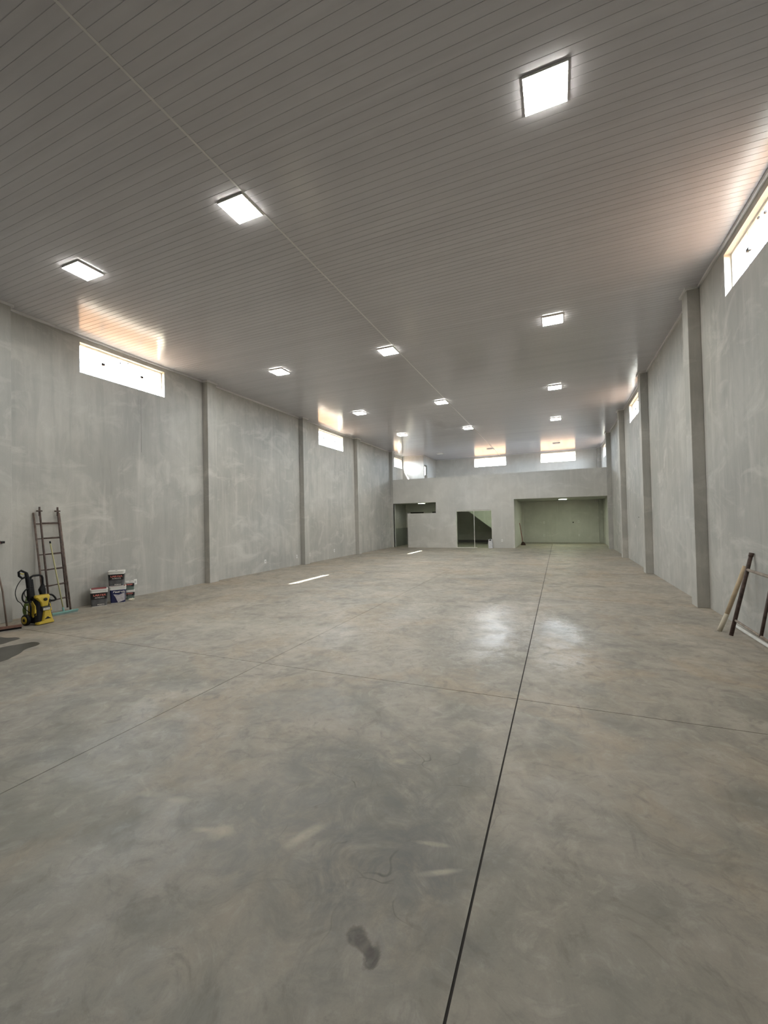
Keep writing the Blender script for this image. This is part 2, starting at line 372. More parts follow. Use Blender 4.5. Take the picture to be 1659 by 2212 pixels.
# cornice following walls and pilasters
def cornice(n, side):
    M = MB(); s = 1 if side == 0 else -1; xw = XL if side == 0 else XR
    ys = (-.53, 3.88, 8.67, 13.32, 17.92, 22.50, 27.15) if side == 0 else (-.5, 4.13, 8.76, 13.38, 17.86, 22.42, 27.05)
    w_, h = .035, .045; pos = YF
    def bx(xa, xb, ya, yb): M.box(min(xa, xb), max(xa, xb), ya, yb, CZ-h, CZ-.001)
    for y in ys:
        e = min(y+.32, YB)
        bx(xw, xw+s*w_, pos, y); bx(xw+s*D, xw+s*(D+w_), y-w_, min(e+w_, YB)); bx(xw+s*w_*0, xw+s*(D), y-w_, y)
        if e < YB: bx(xw, xw+s*D, e, e+w_)
        pos = e
    tag(M.build('trim_%d' % n, PVCW), kind='structure')
cornice(2, 0); cornice(3, 1)
tag(MB().box(-7.55, XR-D, YB-.035, YB, CZ-.045, CZ-.001).box(XL+D, -7.63, 24.715, 24.75, CZ-.045, CZ-.001).build('trim_4', PVCW), kind='structure')
# mezzanine slab and the rooms under it
tag(MB().box(XL, XR, YW+.15, YB, 2.55, 2.78).box(XL, XR, YW+.149, YW+.151, 2.55, 2.78).build('ceiling_mezzanine_slab', SLABM), kind='structure')
tag(MB().box(XL, XR, YW+.15, YB, 2.78, 2.79).build('floor_mezzanine', mat('pale_bounce_floor', (.68, .66, .62), .5, var=.05)), kind='structure')  # unseen pale layer added to bounce daylight around the mezzanine
tag(MB().box(-2.28, -2.13, YW+.15, YB, 0, 2.55).build('wall_alcove_left', PLASTER_B), kind='structure')
MB().box(-2.13, -2.0, 27.2, YB, 0, 2.55).build('pilaster', PLASTER_B, bpy.data.objects['wall_alcove_left'])
tag(MB().box(-6.32, -6.2, YW+.15, YB, 0, 2.55).build('wall_lobby_right', PLASTER_B), kind='structure')
wall_grid('wall_lobby_back', 1, 25.15, 25.27, XL, -6.32, 0, 2.55, [(-8.73, -7.86, -.1, 2.06), (-7.29, -6.44, -.1, 2.06)], PLASTER_B)
tag(MB().box(XL, XL+.012, YW+.34, 25.15, 0, 1.08).box(XL, -8.74, 25.138, 25.15, 0, 1.08).box(-7.85, -7.3, 25.138, 25.15, 0, 1.08).build('trim_5', DADO), kind='structure')
# dark wooden doors in the lobby
DWD = mat('dark_door_wood', (.035, .028, .022), .6)
for n, (a, b) in ((2, (-8.73, -7.86)), (3, (-7.29, -6.44))):
    d = empty('door_%d' % n, ((a+b)/2, 25.2, 0)); tag(d, kind='structure'); hw = (b-a)/2
    MB().box(-hw+.03, hw-.03, -.015, .02, .01, 2.02).build('door_leaf', DWD, d)
    MB().box(-hw, -hw+.03, -.05, .06, 0, 2.055).box(hw-.03, hw, -.05, .06, 0, 2.055).box(-hw, hw, -.05, .06, 2.025, 2.055).build('door_frame', DWD, d)
    MB().tube([(hw-.12, -.015, 1.0), (hw-.12, -.06, 1.0), (hw-.22, -.06, 1.0)], .01).build('door_handle', STEEL, d)
# small room on the mezzanine
wall_grid('wall_mezzanine_room_front', 1, 24.75, 24.87, XL, -7.67, 2.78, CZ, [], PLASTER_B)
wall_grid('wall_mezzanine_room_side', 0, -7.79, -7.67, 24.87, YB, 2.78, CZ, [(24.93, 25.50, 2.78, 5.02)], PLASTER_B)
# room behind the glass door: stair flight boxed in with plaster
BASE = mat('black_skirting', (.02, .02, .018), .5)
M = MB(); st = [(-6.2, 2.55), (-5.72, 2.55), (-3.0, .44), (-2.28, .0), (-2.28, 2.55)]
M.b = bmesh.new()
pts = [(-5.72, 2.55), (-2.45, .02), (-2.28, .02), (-2.28, 2.55)]
a = [M.b.verts.new((x, 25.15, z)) for x, z in pts]; b = [M.b.verts.new((x, YB-.03, z)) for x, z in pts]
M.b.faces.new(a); M.b.faces.new(b[::-1])
for k in range(4): M.b.faces.new((a[k], a[(k+1) % 4], b[(k+1) % 4], b[k]))
tag(M.build('wall_stair_flight', PLASTER_B), kind='structure')
tag(MB().box(-6.2, -2.28, YB-.02, YB, 0, .17).build('baseboard_back', BASE), kind='structure')

# ------------------------------------------------------------------ windows
def window(n, axis, xface, sgn, u0, u1, z0, z1, lines=True, small=False):
    """opening in a wall; glass sits .09 into the wall. sgn = outward direction"""
    e = empty('window_%d' % n, (0, 0, 0)); tag(e, kind='structure')
    def put(M, name, m, par=None): return M.build(name, m, par or e)
    def bx(M, ua, ub, za, zb, d0, d1):
        p, q = xface+sgn*d0, xface+sgn*d1; p, q = min(p, q), max(p, q)
        return M.box(p, q, ua, ub, za, zb) if axis == 0 else M.box(ua, ub, p, q, za, zb)
    fw = .032; d0, d1 = .085, .135
    M = MB(); bx(M, u0, u0+fw, z0, z1, d0, d1); bx(M, u1-fw, u1, z0, z1, d0, d1)
    bx(M, u0+fw, u1-fw, z0, z0+fw, d0, d1); bx(M, u0+fw, u1-fw, z1-fw, z1, d0, d1); fr = put(M, 'window_frame', ALU)
    L = u1-u0
    if small:
        M = MB(); bx(M, u0+fw, u1-fw, z0+fw, z1-fw, .107, .113); put(M, 'glass_pane', GLASS, fr); return e
    q = [u0+fw, u0+L*.27, u0+L*.5, u0+L*.73, u1-fw]
    for k in range(4):
        dd = .098 if k in (1, 2) else .116
        M = MB(); bx(M, q[k]-(.02 if k in (1, 2) else 0), q[k+1]+(.02 if k in (1, 2) else 0), z0+fw, z1-fw, dd, dd+.006); put(M, 'glass_pane', GLASS, fr)
    zc = (z0+z1)/2
    for k in (1, 3):
        M = MB(); bx(M, q[k]-.04, q[k]+.04, zc+.02, zc+.065, .085, .13); put(M, 'glass_clamp', BLKM, fr)
        M = MB(); bx(M, q[k]-.0035, q[k]+.0035, z0+fw, z1-fw, .103, .118); put(M, 'glass_edge', mat('glass_edge', (.25, .3, .3), .3), fr)
    M = MB(); bx(M, q[2]-.09, q[2]-.06, z1-.13, z1-.105, .082, .1); bx(M, q[2]+.10, q[2]+.125, z1-.075, z1-.05, .082, .1); put(M, 'latch', BLKM, fr)
    M = MB(); bx(M, q[2]-.003, q[2]+.003, z0+fw, z1-fw, .097, .105); put(M, 'glass_edge', MATS['glass_edge'], fr)
    # portal so that the renderer samples the opening
    l = bpy.data.lights.new('window_portal', 'AREA'); l.shape = 'RECTANGLE'; l.size = L; l.size_y = z1-z0; l.cycles.is_portal = True
    lo = bpy.data.objects.new('window_portal', l); COL.objects.link(lo)
    c = xface+sgn*.17
    lo.location = (c, (u0+u1)/2, zc) if axis == 0 else ((u0+u1)/2, c, zc)
    d = Vector((-sgn, 0, 0)) if axis == 0 else Vector((0, -sgn, 0))
    X = Vector((0, 1, 0)) if axis == 0 else Vector((1, 0, 0)); Z = -d; Y = Z.cross(X)
    lo.rotation_euler = Matrix((X, Y, Z)).transposed().to_euler()
    return e
n = 1
for h in LW: window(n, 0, XL, -1, *h); n += 1
for h in RW: window(n, 0, XR, 1, *h); n += 1
for i, h in enumerate(BW): window(n, 1, YB, 1, *h, small=(i == 2)); n += 1

# glass sliding door
gd = empty('door_1', (-4.235, YW+.05, 0)); tag(gd, kind='structure')
MB().box(-.955, .955, 0, .06, 1.985, 2.04).build('top_rail', ALU, gd)
MB().box(-.955, -.93, 0, .05, 0, 1.985).build('side_rail', ALU, gd)
MB().box(.935, .955, 0, .05, 0, 1.985).build('side_rail', ALU, gd)
MB().box(-.93, .14, .0, .05, 0, .035).build('bottom_rail', ALU, gd)
MB().box(-.93, .03, .012, .020, .035, 1.985).build('glass_pane', DGLASS, gd)
MB().box(.0, .935, .032, .040, .01, 1.985).build('glass_pane', DGLASS, gd)
MB().box(.0, .028, .006, .012, .035, 1.985).build('glass_seal', ALU, gd)

# ------------------------------------------------------------------ ceiling lamps
def make_lamp(m, s=.19, name='ceiling_lamp'):
    t = empty(name)
    MB().box(-s, s, -s, s, -.028, 0, bev=.004).build('housing', WHT, t)
    MB().box(-s+.004, s-.004, -s+.004, s-.004, -.031, -.0281).build('diffuser', m, t)
    return t
lampx = (-6.67, -3.58, -.01); colname = ('left', 'middle', 'right'); rows = (4.08, 8.98, 13.75, 18.28)
rown = ('nearest the camera', 'second from the camera', 'third from the camera', 'farthest lit one')
lp = None
for i, y in enumerate(rows):
    for j, x in enumerate(lampx):
        if lp is None: lp = make_lamp(LAMPM); o = lp; o.location = (x, y, CZ)
        else: o = dup(lp, (x, y, CZ))
        tag(o, 'lit square white LED panel on ceiling, %s row, %s' % (colname[j], rown[i]), 'ceiling lamp', 'square ceiling lamps of the hall')
off = make_lamp(OFFL); off.location = (-6.6, 24.7, CZ)
tag(off, 'unlit square panel above mezzanine, leftmost of three unlit lamps', 'ceiling lamp', 'unlit lamps over the mezzanine')
for x, lb in ((-3.55, 'unlit square panel above mezzanine, before the left back window'), (-.02, 'unlit square panel above mezzanine, before the right back window')):
    tag(dup(off, (x, 24.6, CZ)), lb, 'ceiling lamp', 'unlit lamps over the mezzanine')
LOWL = mat('low_lamp_diffuser', (.9, .9, .9), .4, emit=((.88, 1, .72), 72))
a = make_lamp(LOWL, .20); a.location = (.22, 24.6, 2.55); tag(a, 'lit panel lamp under low ceiling of the open right alcove', 'ceiling lamp')
LOBL = mat('lobby_diffuser', (.9, .9, .9), .4, emit=((.88, 1, .72), 20))
b = make_lamp(LOBL, .17); b.location = (-7.38, 23.25, 2.55)
c_ = make_lamp(mat('stair_fill_diffuser', (.9, .9, .9), .4, emit=((.9, 1, .74), 60)), .17); c_.location = (-3.95, 23.75, 2.55); tag(c_, 'unseen lamp added under ceiling to light stair room behind the glass door', 'ceiling lamp')  # out-of-sight lamp added to brighten the stair face
tag(b, 'lit lamp under low ceiling of small lobby behind half wall', 'ceiling lamp')

# ------------------------------------------------------------------ outlets
def make_outlet():
    t = empty('wall_outlet')
    MB().box(0, .012, -.04, .04, -.06, .06, bev=.003).build('cover_plate', WHT, t)
    MB().box(.012, .015, -.018, .018, -.03, .03).build('socket', mat('outlet_grey', (.45, .45, .44), .5), t)
    return t
ol = make_outlet(); ol.location = (XL, 6.62, .33)
tag(ol, 'white wall outlet on left wall just above small stacked buckets', 'outlet', 'outlets low on the left wall')
for y, lb in ((11.23, 'white outlet low on left wall midway between first two pillars'), (13.03, 'white outlet on left wall just before second pillar'),
              (13.89, 'white outlet on left wall just after second pillar'), (15.84, 'white outlet on left wall between second and third pillars')):
    tag(dup(ol, (XL, y, .33)), lb, 'outlet', 'outlets low on the left wall')
tag(dup(ol, (-2.78, YW, .40), -math.pi/2), 'white outlet on partition between glass door and alcove', 'outlet')
for x, z, lb in ((-.86, .44, 'white low outlet on alcove back wall, left side'), (1.10, .45, 'white low outlet on alcove back wall, right side'),
                 (-.84, 1.24, 'faint upper outlet on alcove back wall, left side'), (1.09, 1.26, 'faint upper outlet on alcove back wall, right side')):
    tag(dup(ol, (x, YB, z), -math.pi/2), lb, 'outlet', 'outlets on the alcove back wall')
tag(dup(ol, (-4.83, YB, .98), -math.pi/2), 'white switch plate on dark wall seen through the glass door', 'switch')
MB().lathe([(.035, 0), (.035, .012)], 16, M=Matrix.Translation((.79, YB-.012, 1.22)) @ Matrix.Rotation(-math.pi/2, 4, 'X') @ Matrix.Translation((0, 0, 0))).build('cable_hole', BLKM, wb)
MB().lathe([(.02, 0), (.02, .008)], 12, M=Matrix.Translation((XR-.008, 15.41, 1.54)) @ Matrix.Rotation(math.pi/2, 4, 'Y')).build('cable_hole', BLKM, wr)

# ------------------------------------------------------------------ extension ladder on the left wall
RUST = mat('brown_ladder_paint', (.075, .05, .042), .6, .1, var=.45, scale=14, bump=.2)
RUST2 = mat('worn_ladder_brown', (.17, .125, .105), .65, .1, var=.4, scale=14, bump=.2)
lad = empty('extension_ladder', (-8.7, 4.85, 0)); LO = Vector((8.7, -4.85, 0))
tag(lad, 'brown two-section extension ladder leaning on left wall behind pressure washer', 'ladder')
def bar(p, q, r, name, m, par, off=LO, seg=8):
    return MB().tube([Vector(p)+off, Vector(q)+off], r, seg).build(name, m, par)
fl_ = [(-8.655, 4.67, .06), (-8.965, 4.67, 1.99)]; frr = [(-8.655, 4.965, .10), (-8.965, 4.975, 1.99)]
rl = [(-8.72, 4.62, .018), (-9.015, 4.60, 1.91)]; rr = [(-8.70, 5.045, .018), (-9.015, 5.03, 1.91)]
for p in (fl_, frr): bar(*p, .017, 'front_rail', RUST, lad)
for p in (rl, rr): bar(*p, .017, 'rear_rail', RUST2, lad)
def lp_(a, b, t): return tuple(x+(y-x)*t for x, y in zip(a, b))
for t in (.143, .29, .446, .595, .75, .893):
    bar(lp_(fl_[1], fl_[0], t), lp_(frr[1], frr[0], t), .011, 'rung', RUST, lad)
for t in [(1.91-(1.985-1.90*q))/1.89+.006 for q in (.143, .29, .446, .595, .75, .893)]:
    bar(lp_(rl[1], rl[0], t), lp_(rr[1], rr[0], t), .010, 'rung', RUST2, lad)
for yy in (4.67, 4.975):
    MB().box(-.27-.03, -.27+.035, yy-4.85-.035, yy-4.85+.035, 1.93, 1.955).box(-.275, -.25, yy-4.85-.01, yy-4.85+.01, 1.85, 2.02).build('hook_bracket', RUST, lad)
MB().box(-.02+.0, .03, 5.02-4.85, 5.08-4.85, 0, .03).build('rubber_foot', BLK, lad)

# ------------------------------------------------------------------ teal floor squeegee
TEAL = mat('teal_plastic', (.19, .36, .33), .5, var=.1); YEL2 = mat('pale_yellow_pole', (.42, .40, .20), .5, var=.12)
sq = empty('floor_squeegee', (-8.585, 4.86, 0)); tag(sq, 'teal floor squeegee with pale yellow pole leaning against ladder', 'squeegee')
MB().box(-.022, .022, -.245, .245, .028, .06, bev=.006).build('head', TEAL, sq)
MB().box(-.006, .006, -.24, .24, 0, .03).build('rubber_blade', mat('grey_rubber', (.22, .3, .28), .7), sq)
MB().tube([(0, 0, .045), (-.245, -.085, 1.33)], .0115).build('handle', YEL2, sq)
MB().tube([(-.245, -.085, 1.33), (-.252, -.0875, 1.37)], .014).build('handle_cap', BLK, sq)
MB().tube([(0, 0, .04), (-.018, -.006, .13)], .017).build('handle_socket', TEAL, sq)

# ------------------------------------------------------------------ wooden squeegee at the left edge
WOODR = mat('reddish_wood', (.22, .12, .09), .65, var=.25, scale=20); WOODG = mat('grey_brown_wood', (.20, .15, .12), .7, var=.25)
bq = empty('wooden_squeegee', (-8.22, 3.70, 0), math.radians(-24)); tag(bq, 'reddish wooden squeegee with black rubber at left photo edge', 'squeegee')
MB().box(-.02, .025, -.29, .29, .03, .07, bev=.004).build('head', WOODR, bq)
MB().box(-.001, .006, -.285, .285, 0, .035).build('rubber_blade', BLK, bq)
MB().tube([(.0, .11, .05), (-.05, .06, .62), (-.12, -.06, 1.35)], .012).build('handle', WOODG, bq)

# ------------------------------------------------------------------ dark red bar at the left edge
rb = empty('metal_bracket_bar', (XL+D, 3.92, 1.40)); tag(rb, 'dark red metal bar with black knob end, on pillar at left photo edge', 'bracket')
MB().box(0, .01, -.1, .0, -.06, .06).build('wall_plate', mat('dark_red_paint', (.13, .02, .025), .5), rb)
MB().box(.01, .045, -.1, .09, .012, .030).box(.01, .045, -.1, .11, -.022, -.004).build('twin_bar', MATS['dark_red_paint'], rb)
MB().box(.005, .05, .105, .155, -.024, .012, bev=.004).build('end_knob', BLK, rb)

# ------------------------------------------------------------------ pressure washer
YEL = mat('washer_yellow', (.50, .36, .03), .4, var=.06); LOGO = mat('logo_plate', (.72, .70, .62), .5, var=.02); GREY = mat('dark_grey_plastic', (.05, .05, .05), .5)
pw = empty('pressure_washer', (-8.20, 4.27, 0), math.radians(94)); pw.scale = (1.07, 1.07, 1.03)
tag(pw, 'yellow and black wheeled pressure washer standing before the ladder', 'pressure washer')
def ringxy(x0, x1, y0, y1, z, c=.03):
    return [(x0+c, y0, z), (x1-c, y0, z), (x1, y0+c, z), (x1, y1-c, z), (x1-c, y1, z), (x0+c, y1, z), (x0, y1-c, z), (x0, y0+c, z)]
MB().loft([ringxy(-.12, .12, -.11, .10, .03), ringxy(-.115, .115, -.10, .10, .2), ringxy(-.10, .10, -.085, .10, .36), ringxy(-.095, .095, -.07, .09, .46)]).build('motor_body', BLK, pw, bevel=.01)
MB().loft([ringxy(-.125, .13, -.15, -.06, .012, .02), ringxy(-.12, .125, -.145, -.06, .045, .02), ringxy(-.045, .115, -.142, -.08, .055, .02), ringxy(-.015, .085, -.120, -.08, .22, .015)]).build('lower_front_cover', YEL, pw, bevel=.006)
MB().loft([ringxy(-.04, .055, -.115, -.07, .29, .012), ringxy(-.055, .07, -.112, -.06, .36, .015), ringxy(-.115, .10, -.10, -.02, .445, .02), ringxy(-.095, .09, -.085, .0, .475, .02)]).build('upper_front_cover', YEL, pw, bevel=.006)
MB().loft([[(-.125, -.04, .12), (-.105, -.09, .16), (-.105, -.09, .17), (-.125, -.04, .13)], [(-.125, .03, .25), (-.100, -.085, .24), (-.100, -.085, .25), (-.125, .03, .26)]]).build('side_panel', YEL, pw)
# wedge-shaped yellow cheeks each side
for s in (-1, 1):
    M = MB(); a = [(s*.126, -.085, .20), (s*.126, .05, .10), (s*.124, .08, .20), (s*.116, .07, .37), (s*.112, .0, .39), (s*.112, -.07, .31)]
    b = [(s*.100, y, z) for _, y, z in a]; A = [M.b.verts.new(p) for p in a]; B = [M.b.verts.new(p) for p in b]
    M.b.faces.new(A); M.b.faces.new(B[::-1])
    for k in range(6): M.b.faces.new((A[k], A[(k+1) % 6], B[(k+1) % 6], B[k]))
    M.build('side_cheek', YEL, pw, bevel=.004)
MB().box(-.045, .075, -.135, -.09, .225, .285, bev=.006).build('front_band', GREY, pw)
lg = MB().box(-.036, .062, -.141, -.134, .228, .262, bev=.003).build('logo_plate', LOGO, pw)
lc = bpy.data.curves.new('logo_text', 'FONT'); lc.body = 'KÄRCHER'; lc.size = .021; lc.align_x = 'CENTER'; lc.align_y = 'CENTER'; lc.extrude = .0005
def text_mesh(body, size, m, parent, loc, rot, name='lettering', sx=1, shear=0, bold=0):
    c = bpy.data.curves.new(name, 'FONT'); c.body = body; c.size = size; c.align_x = 'CENTER'; c.align_y = 'CENTER'; c.extrude = .0006; c.shear = shear; c.offset = bold
    o = bpy.data.objects.new(name, c); COL.objects.link(o)
    me = bpy.data.meshes.new_from_object(o); bpy.data.objects.remove(o); bpy.data.curves.remove(c)
    q = bpy.data.objects.new(name, me); COL.objects.link(q); me.materials.clear(); me.materials.append(m)
    q.parent = parent; q.location = loc; q.rotation_euler = rot; q.scale = (sx, 1, 1); return q
bpy.data.curves.remove(lc)
text_mesh('KÄRCHER', .020, GREY, lg, (.013, -.1418, .245), (math.pi/2, 0, 0), bold=.0004)
MB().lathe([(.024, 0), (.024, .018), (.018, .022)], 20, M=Matrix.Translation((.012, -.105, .40)) @ Matrix.Rotation(math.radians(80), 4, 'X')).build('power_knob', BLK, pw)
MB().poly([(-.045, 0), (.06, 0), (.03, .022), (.018, .036), (-.002, .036), (-.012, .022)], 0, .004, M=Matrix.Translation((.02, -.138, .08)) @ Matrix.Rotation(math.radians(78), 4, 'X')).build('front_slot', BLK, pw)
for k in range(3):
    MB().box(-.03, .06, -.131+.006*k, -.118+.006*k, .135+.02*k, .139+.02*k).build('vent_line', mat('dark_yellow', (.32, .22, .02), .5), pw)
# wheels
for s in (-1, 1):
    Mx = Matrix.Translation((s*.155, .07, .088)) @ Matrix.Rotation(math.pi/2, 4, 'Y')
    wh = MB().lathe([(.07, -.024), (.085, -.02), (.088, -.01), (.088, .01), (.085, .02), (.07, .024)], 28, M=Mx).build('wheel', BLK, pw)
    MB().lathe([(.06, -.028), (.062, -.02), (.062, .02), (.06, .028)], 24, M=Mx).build('wheel_hub', YEL, wh)
    MB().lathe([(.025, -.033), (.025, .033)], 16, M=Mx).build('hub_cap', BLK, wh)
MB().tube([(-.15, .07, .088), (.15, .07, .088)], .012).build('axle', BLK, pw)
# telescopic handle arch, hose reel side arms
MB().tube([(-.085, .06, .40), (-.09, .075, .60), (-.088, .08, .74), (-.075, .08, .775), (-.045, .08, .79), (.045, .08, .79), (.075, .08, .775), (.088, .08, .74), (.09, .075, .60), (.085, .06, .40)], .016, 12).build('handle', BLK, pw)
MB().loft([ringxy(-.135, -.03, .03, .10, .40, .015), ringxy(-.135, -.045, .04, .10, .58, .015), ringxy(-.12, -.055, .055, .095, .74, .01)]).build('gun_holder', BLK, pw, bevel=.006)
MB().loft([ringxy(.055, .12, .03, .10, .42, .015), ringxy(.025, .125, .04, .10, .55, .015), ringxy(.075, .105, .055, .095, .64, .01)]).build('accessory_holder', BLK, pw, bevel=.006)
# trigger gun
gun = MB().tube([(-.155, .0, .40), (-.155, .01, .62), (-.165, .01, .76), (-.185, .01, .86)], .02, 10, radii=[.018, .026, .03, .022]).tube([(-.185, .01, .86), (-.255, .01, .905), (-.285, .01, .885), (-.280, .01, .82), (-.235, .01, .775), (-.175, .01, .80)], .016, 10).build('spray_gun', BLK, pw)
MB().tube([(-.262, .01, .86), (-.238, .01, .845), (-.215, .01, .85)], .008).build('trigger', mat('trigger_yellow', (.5, .42, .05), .5), gun)
MB().tube([(-.155, .0, .42), (-.135, -.01, .30), (-.13, .0, .10)], .011).build('lance', BLK, gun)
def catmull(P, n=10):
    P = [Vector(p) for p in P]; Q = [P[0]]+P+[P[-1]]; out = []
    for i in range(1, len(Q)-2):
        for k in range(n):
            t = k/n; a, b, c, d = Q[i-1], Q[i], Q[i+1], Q[i+2]
            out.append(.5*((2*b)+(-a+c)*t+(2*a-5*b+4*c-d)*t*t+(-a+3*b-3*c+d)*t**3))
    return out+[P[-1]]
MB().tube(catmull([(-.235, .01, .78), (-.30, .01, .68), (-.325, .02, .56), (-.30, .02, .44), (-.25, .02, .38), (-.21, .02, .30), (-.13, .02, .20)]), .0055, 8).build('pressure_hose', BLK, pw)
MB().tube(catmull([(-.10, .0, .62), (-.18, -.0, .60), (-.235, .0, .53), (-.24, .0, .44), (-.20, .0, .385), (-.12, .0, .38)]), .011, 8).build('pressure_hose', BLK, pw)
MB().tube(catmull([(-.19, .02, .58), (-.205, .02, .52), (-.17, .02, .45), (-.10, .02, .44)]), .005, 8).build('power_cord', BLK, pw)
MB().tube(catmull([(.08, -.02, .455), (.15, -.03, .45), (.20, -.03, .40), (.215, -.03, .355), (.17, -.03, .345), (.11, -.02, .37)]), .014, 8).build('pressure_hose', BLK, pw)
MB().tube([(.115, -.04, .38), (.13, -.04, .2), (.135, -.04, .185)], .012).build('lance_holder', BLK, pw)

# ------------------------------------------------------------------ green hose bundle behind the washer
GRN = mat('green_hose', (.13, .20, .04), .45, var=.2)
gh = empty('green_hose_bundle', (-8.55, 4.27, 0), math.radians(60)); tag(gh, 'lime green hose bundle standing against wall behind pressure washer', 'hose')
for k in range(7):
    a_ = .016+.006*k; hgt = .43-.025*k; P = []
    for i in range(33):
        t = 2*math.pi*i/32; w_ = a_*(1-.55*math.cos(t)*1.0)
        P.append((w_*math.sin(t)-.01, -.02+.008*k-.04*(1-math.cos(t))*-.5, .012+hgt/2*(1-math.cos(t))*1.0))
    MB().tube(P, .007, 6, caps=False).build('hose_loop', GRN, gh)
MB().box(-.03, .03, -.03, .05, .28, .31, bev=.004).build('tie_strap', GRN, gh)

# ------------------------------------------------------------------ paint buckets
LW_ = mat('bucket_white', (.74, .73, .70), .4, var=.04); LBK = mat('label_black', (.012, .012, .014), .4); LGY = mat('label_grey', (.10, .10, .105), .5, var=.35, scale=9)
LRED = mat('label_red', (.62, .10, .08), .5, var=.1); LRL = mat('lid_red', (.25, .025, .035), .45, var=.2, scale=12); LTXT = mat('label_text', (.75, .72, .68), .5)
LBLU = mat('label_navy', (.018, .022, .09), .4, var=.2); LLIL = mat('label_lilac', (.50, .47, .50), .5, var=.2, scale=14); LGRN = mat('label_green_grey', (.13, .18, .155), .5, var=.2)
def rr_ring(hx, hy, z, c, n=5):
    P = []
    for (sx, sy, a0) in ((1, 1, 0), (-1, 1, 90), (-1, -1, 180), (1, -1, 270)):
        for k in range(n+1):
            a = math.radians(a0+90*k/n); P.append((sx*(hx-c)+c*math.cos(a), sy*(hy-c)+c*math.sin(a), z))
    return P
def bucket(loc, rz, w_, hh, kind, red_lid):
    """square pail with rounded corners; label faces -y"""
    t = empty('paint_bucket', loc, rz); k = w_/2
    def hx(z): return k*(.86+.12*z/hh)
    MB().loft([rr_ring(hx(0), hx(0), 0, .03*w_/.3), rr_ring(hx(hh*.95), hx(hh*.95), hh*.95, .03*w_/.3)], smooth=False).build('pail', LW_, t)
    z0 = hh*.80
    lid = MB().loft([rr_ring(k*.99, k*.99, z0, .035*w_/.3), rr_ring(k*1.0, k*1.0, z0+hh*.05, .035*w_/.3), rr_ring(k*.97, k*.97, z0+hh*.06, .035*w_/.3), rr_ring(k*1.01, k*1.01, z0+hh*.13, .035*w_/.3), rr_ring(k*1.01, k*1.01, hh*.985, .035*w_/.3), rr_ring(k*.93, k*.93, hh*1.0, .035*w_/.3)]).build('lid', LW_, t)
    if red_lid: MB().loft([rr_ring(k*.88, k*.88, hh*.999, .03*w_/.3), rr_ring(k*.86, k*.86, hh*1.012, .03*w_/.3)]).build('lid_label', LRL, lid)
    else: MB().box(-.02, .015, -k*.2, -k*.1, hh, hh+.004).build('lid_spout', GREY, lid)
    def wrap(za, zb, m, name, ex=.0015, x0=-1, x1=1):
        A, B = rr_ring(hx(za)+ex, hx(za)+ex, za, .03*w_/.3), rr_ring(hx(zb)+ex, hx(zb)+ex, zb, .03*w_/.3)
        return MB().loft([A, B]).build(name, m, t)
    def tx(body, size, m, z, x=0, par=None, **kw):
        zf = -(hx(z)+.0028); tilt = math.atan(k*.12/hh)
        return text_mesh(body, size, m, par or t, (x, zf, z), (math.pi/2-tilt, 0, 0), **kw)
    if kind == 'black':
        lb = wrap(hh*.42, hh*.79, LBK, 'label'); wrap(hh*.03, hh*.42, LGY, 'lower_label')
        tx('LARTEX', w_*.19, mat('label_pink_red', (.72, .22, .18), .5), hh*.66, w_*.03, lb, sx=1.05, bold=.002)
        tx('ACRÍLICO', w_*.12, LTXT, hh*.51, w_*.03, lb, bold=.0004)
        tx('FOSCO', w_*.12, LTXT, hh*.10, w_*.10, lb, bold=.001)
    elif kind == 'blue':
        lb = wrap(hh*.03, hh*.79, LBLU, 'label')
        zf = -(k*.985)
        tx('Bautech', w_*.20, LTXT, hh*.68, w_*.05, lb, sx=1.1, shear=.2, bold=.002)
        MB().poly([(.0, -.15), (.135, -.10), (.135, .075), (.02, .03), (-.09, .05), (-.05, -.02)], 0, .001, M=Matrix.Translation((0, zf+.002, hh*.42)) @ Matrix.Scale(w_/.33, 4) @ Matrix.Rotation(math.pi/2-.05, 4, 'X')).build('pale_panel', LLIL, lb)
        tx('18 L', w_*.10, LBK, hh*.36, w_*.26, lb, bold=.001)
    else:
        lb = wrap(hh*.42, hh*.79, LBK, 'label'); wrap(hh*.03, hh*.42, LGRN, 'lower_label')
        tx('LARTEX', w_*.19, mat('label_pink_red', (.72, .22, .18), .5), hh*.66, -w_*.08, lb, sx=1.05, bold=.002)
        tx('ACRÍLICO', w_*.10, LTXT, hh*.50, -w_*.08, lb)
    return t
RB = math.radians(58)
tag(bucket((-8.78, 5.63, 0), RB, .30, .35, 'black', True), 'white pail with black label and red lid, leftmost on the floor', 'paint bucket', 'paint buckets by the left wall')
tag(bucket((-8.75, 6.01, 0), RB-.05, .30, .35, 'blue', True), 'pail with navy and lilac label, bottom of the tall stack', 'paint bucket', 'paint buckets by the left wall')
tag(bucket((-8.755, 5.99, .356), RB-.14, .30, .32, 'black', False), 'black-label pail with white lid, top of the tall stack', 'paint bucket', 'paint buckets by the left wall')
tag(bucket((-8.83, 6.345, 0), RB-.05, .17, .20, 'green', False), 'small green-grey pail, lower of two small pails by outlet', 'paint bucket', 'small paint pails')
tag(bucket((-8.835, 6.345, .205), RB-.10, .17, .19, 'green', False), 'small green-grey pail, upper of two small pails by outlet', 'paint bucket', 'small paint pails')
M = MB(); t = bmesh.new(); bmesh.ops.create_icosphere(t, subdivisions=3, radius=.045)
for v in t.verts:
    v.co *= 1+.35*math.sin(v.co.x*190+v.co.y*130)*math.cos(v.co.z*170+v.co.x*90); v.co.z = max(v.co.z*.55, -.018)+.018; v.co.y *= 1.3
M.merge(t, 0)
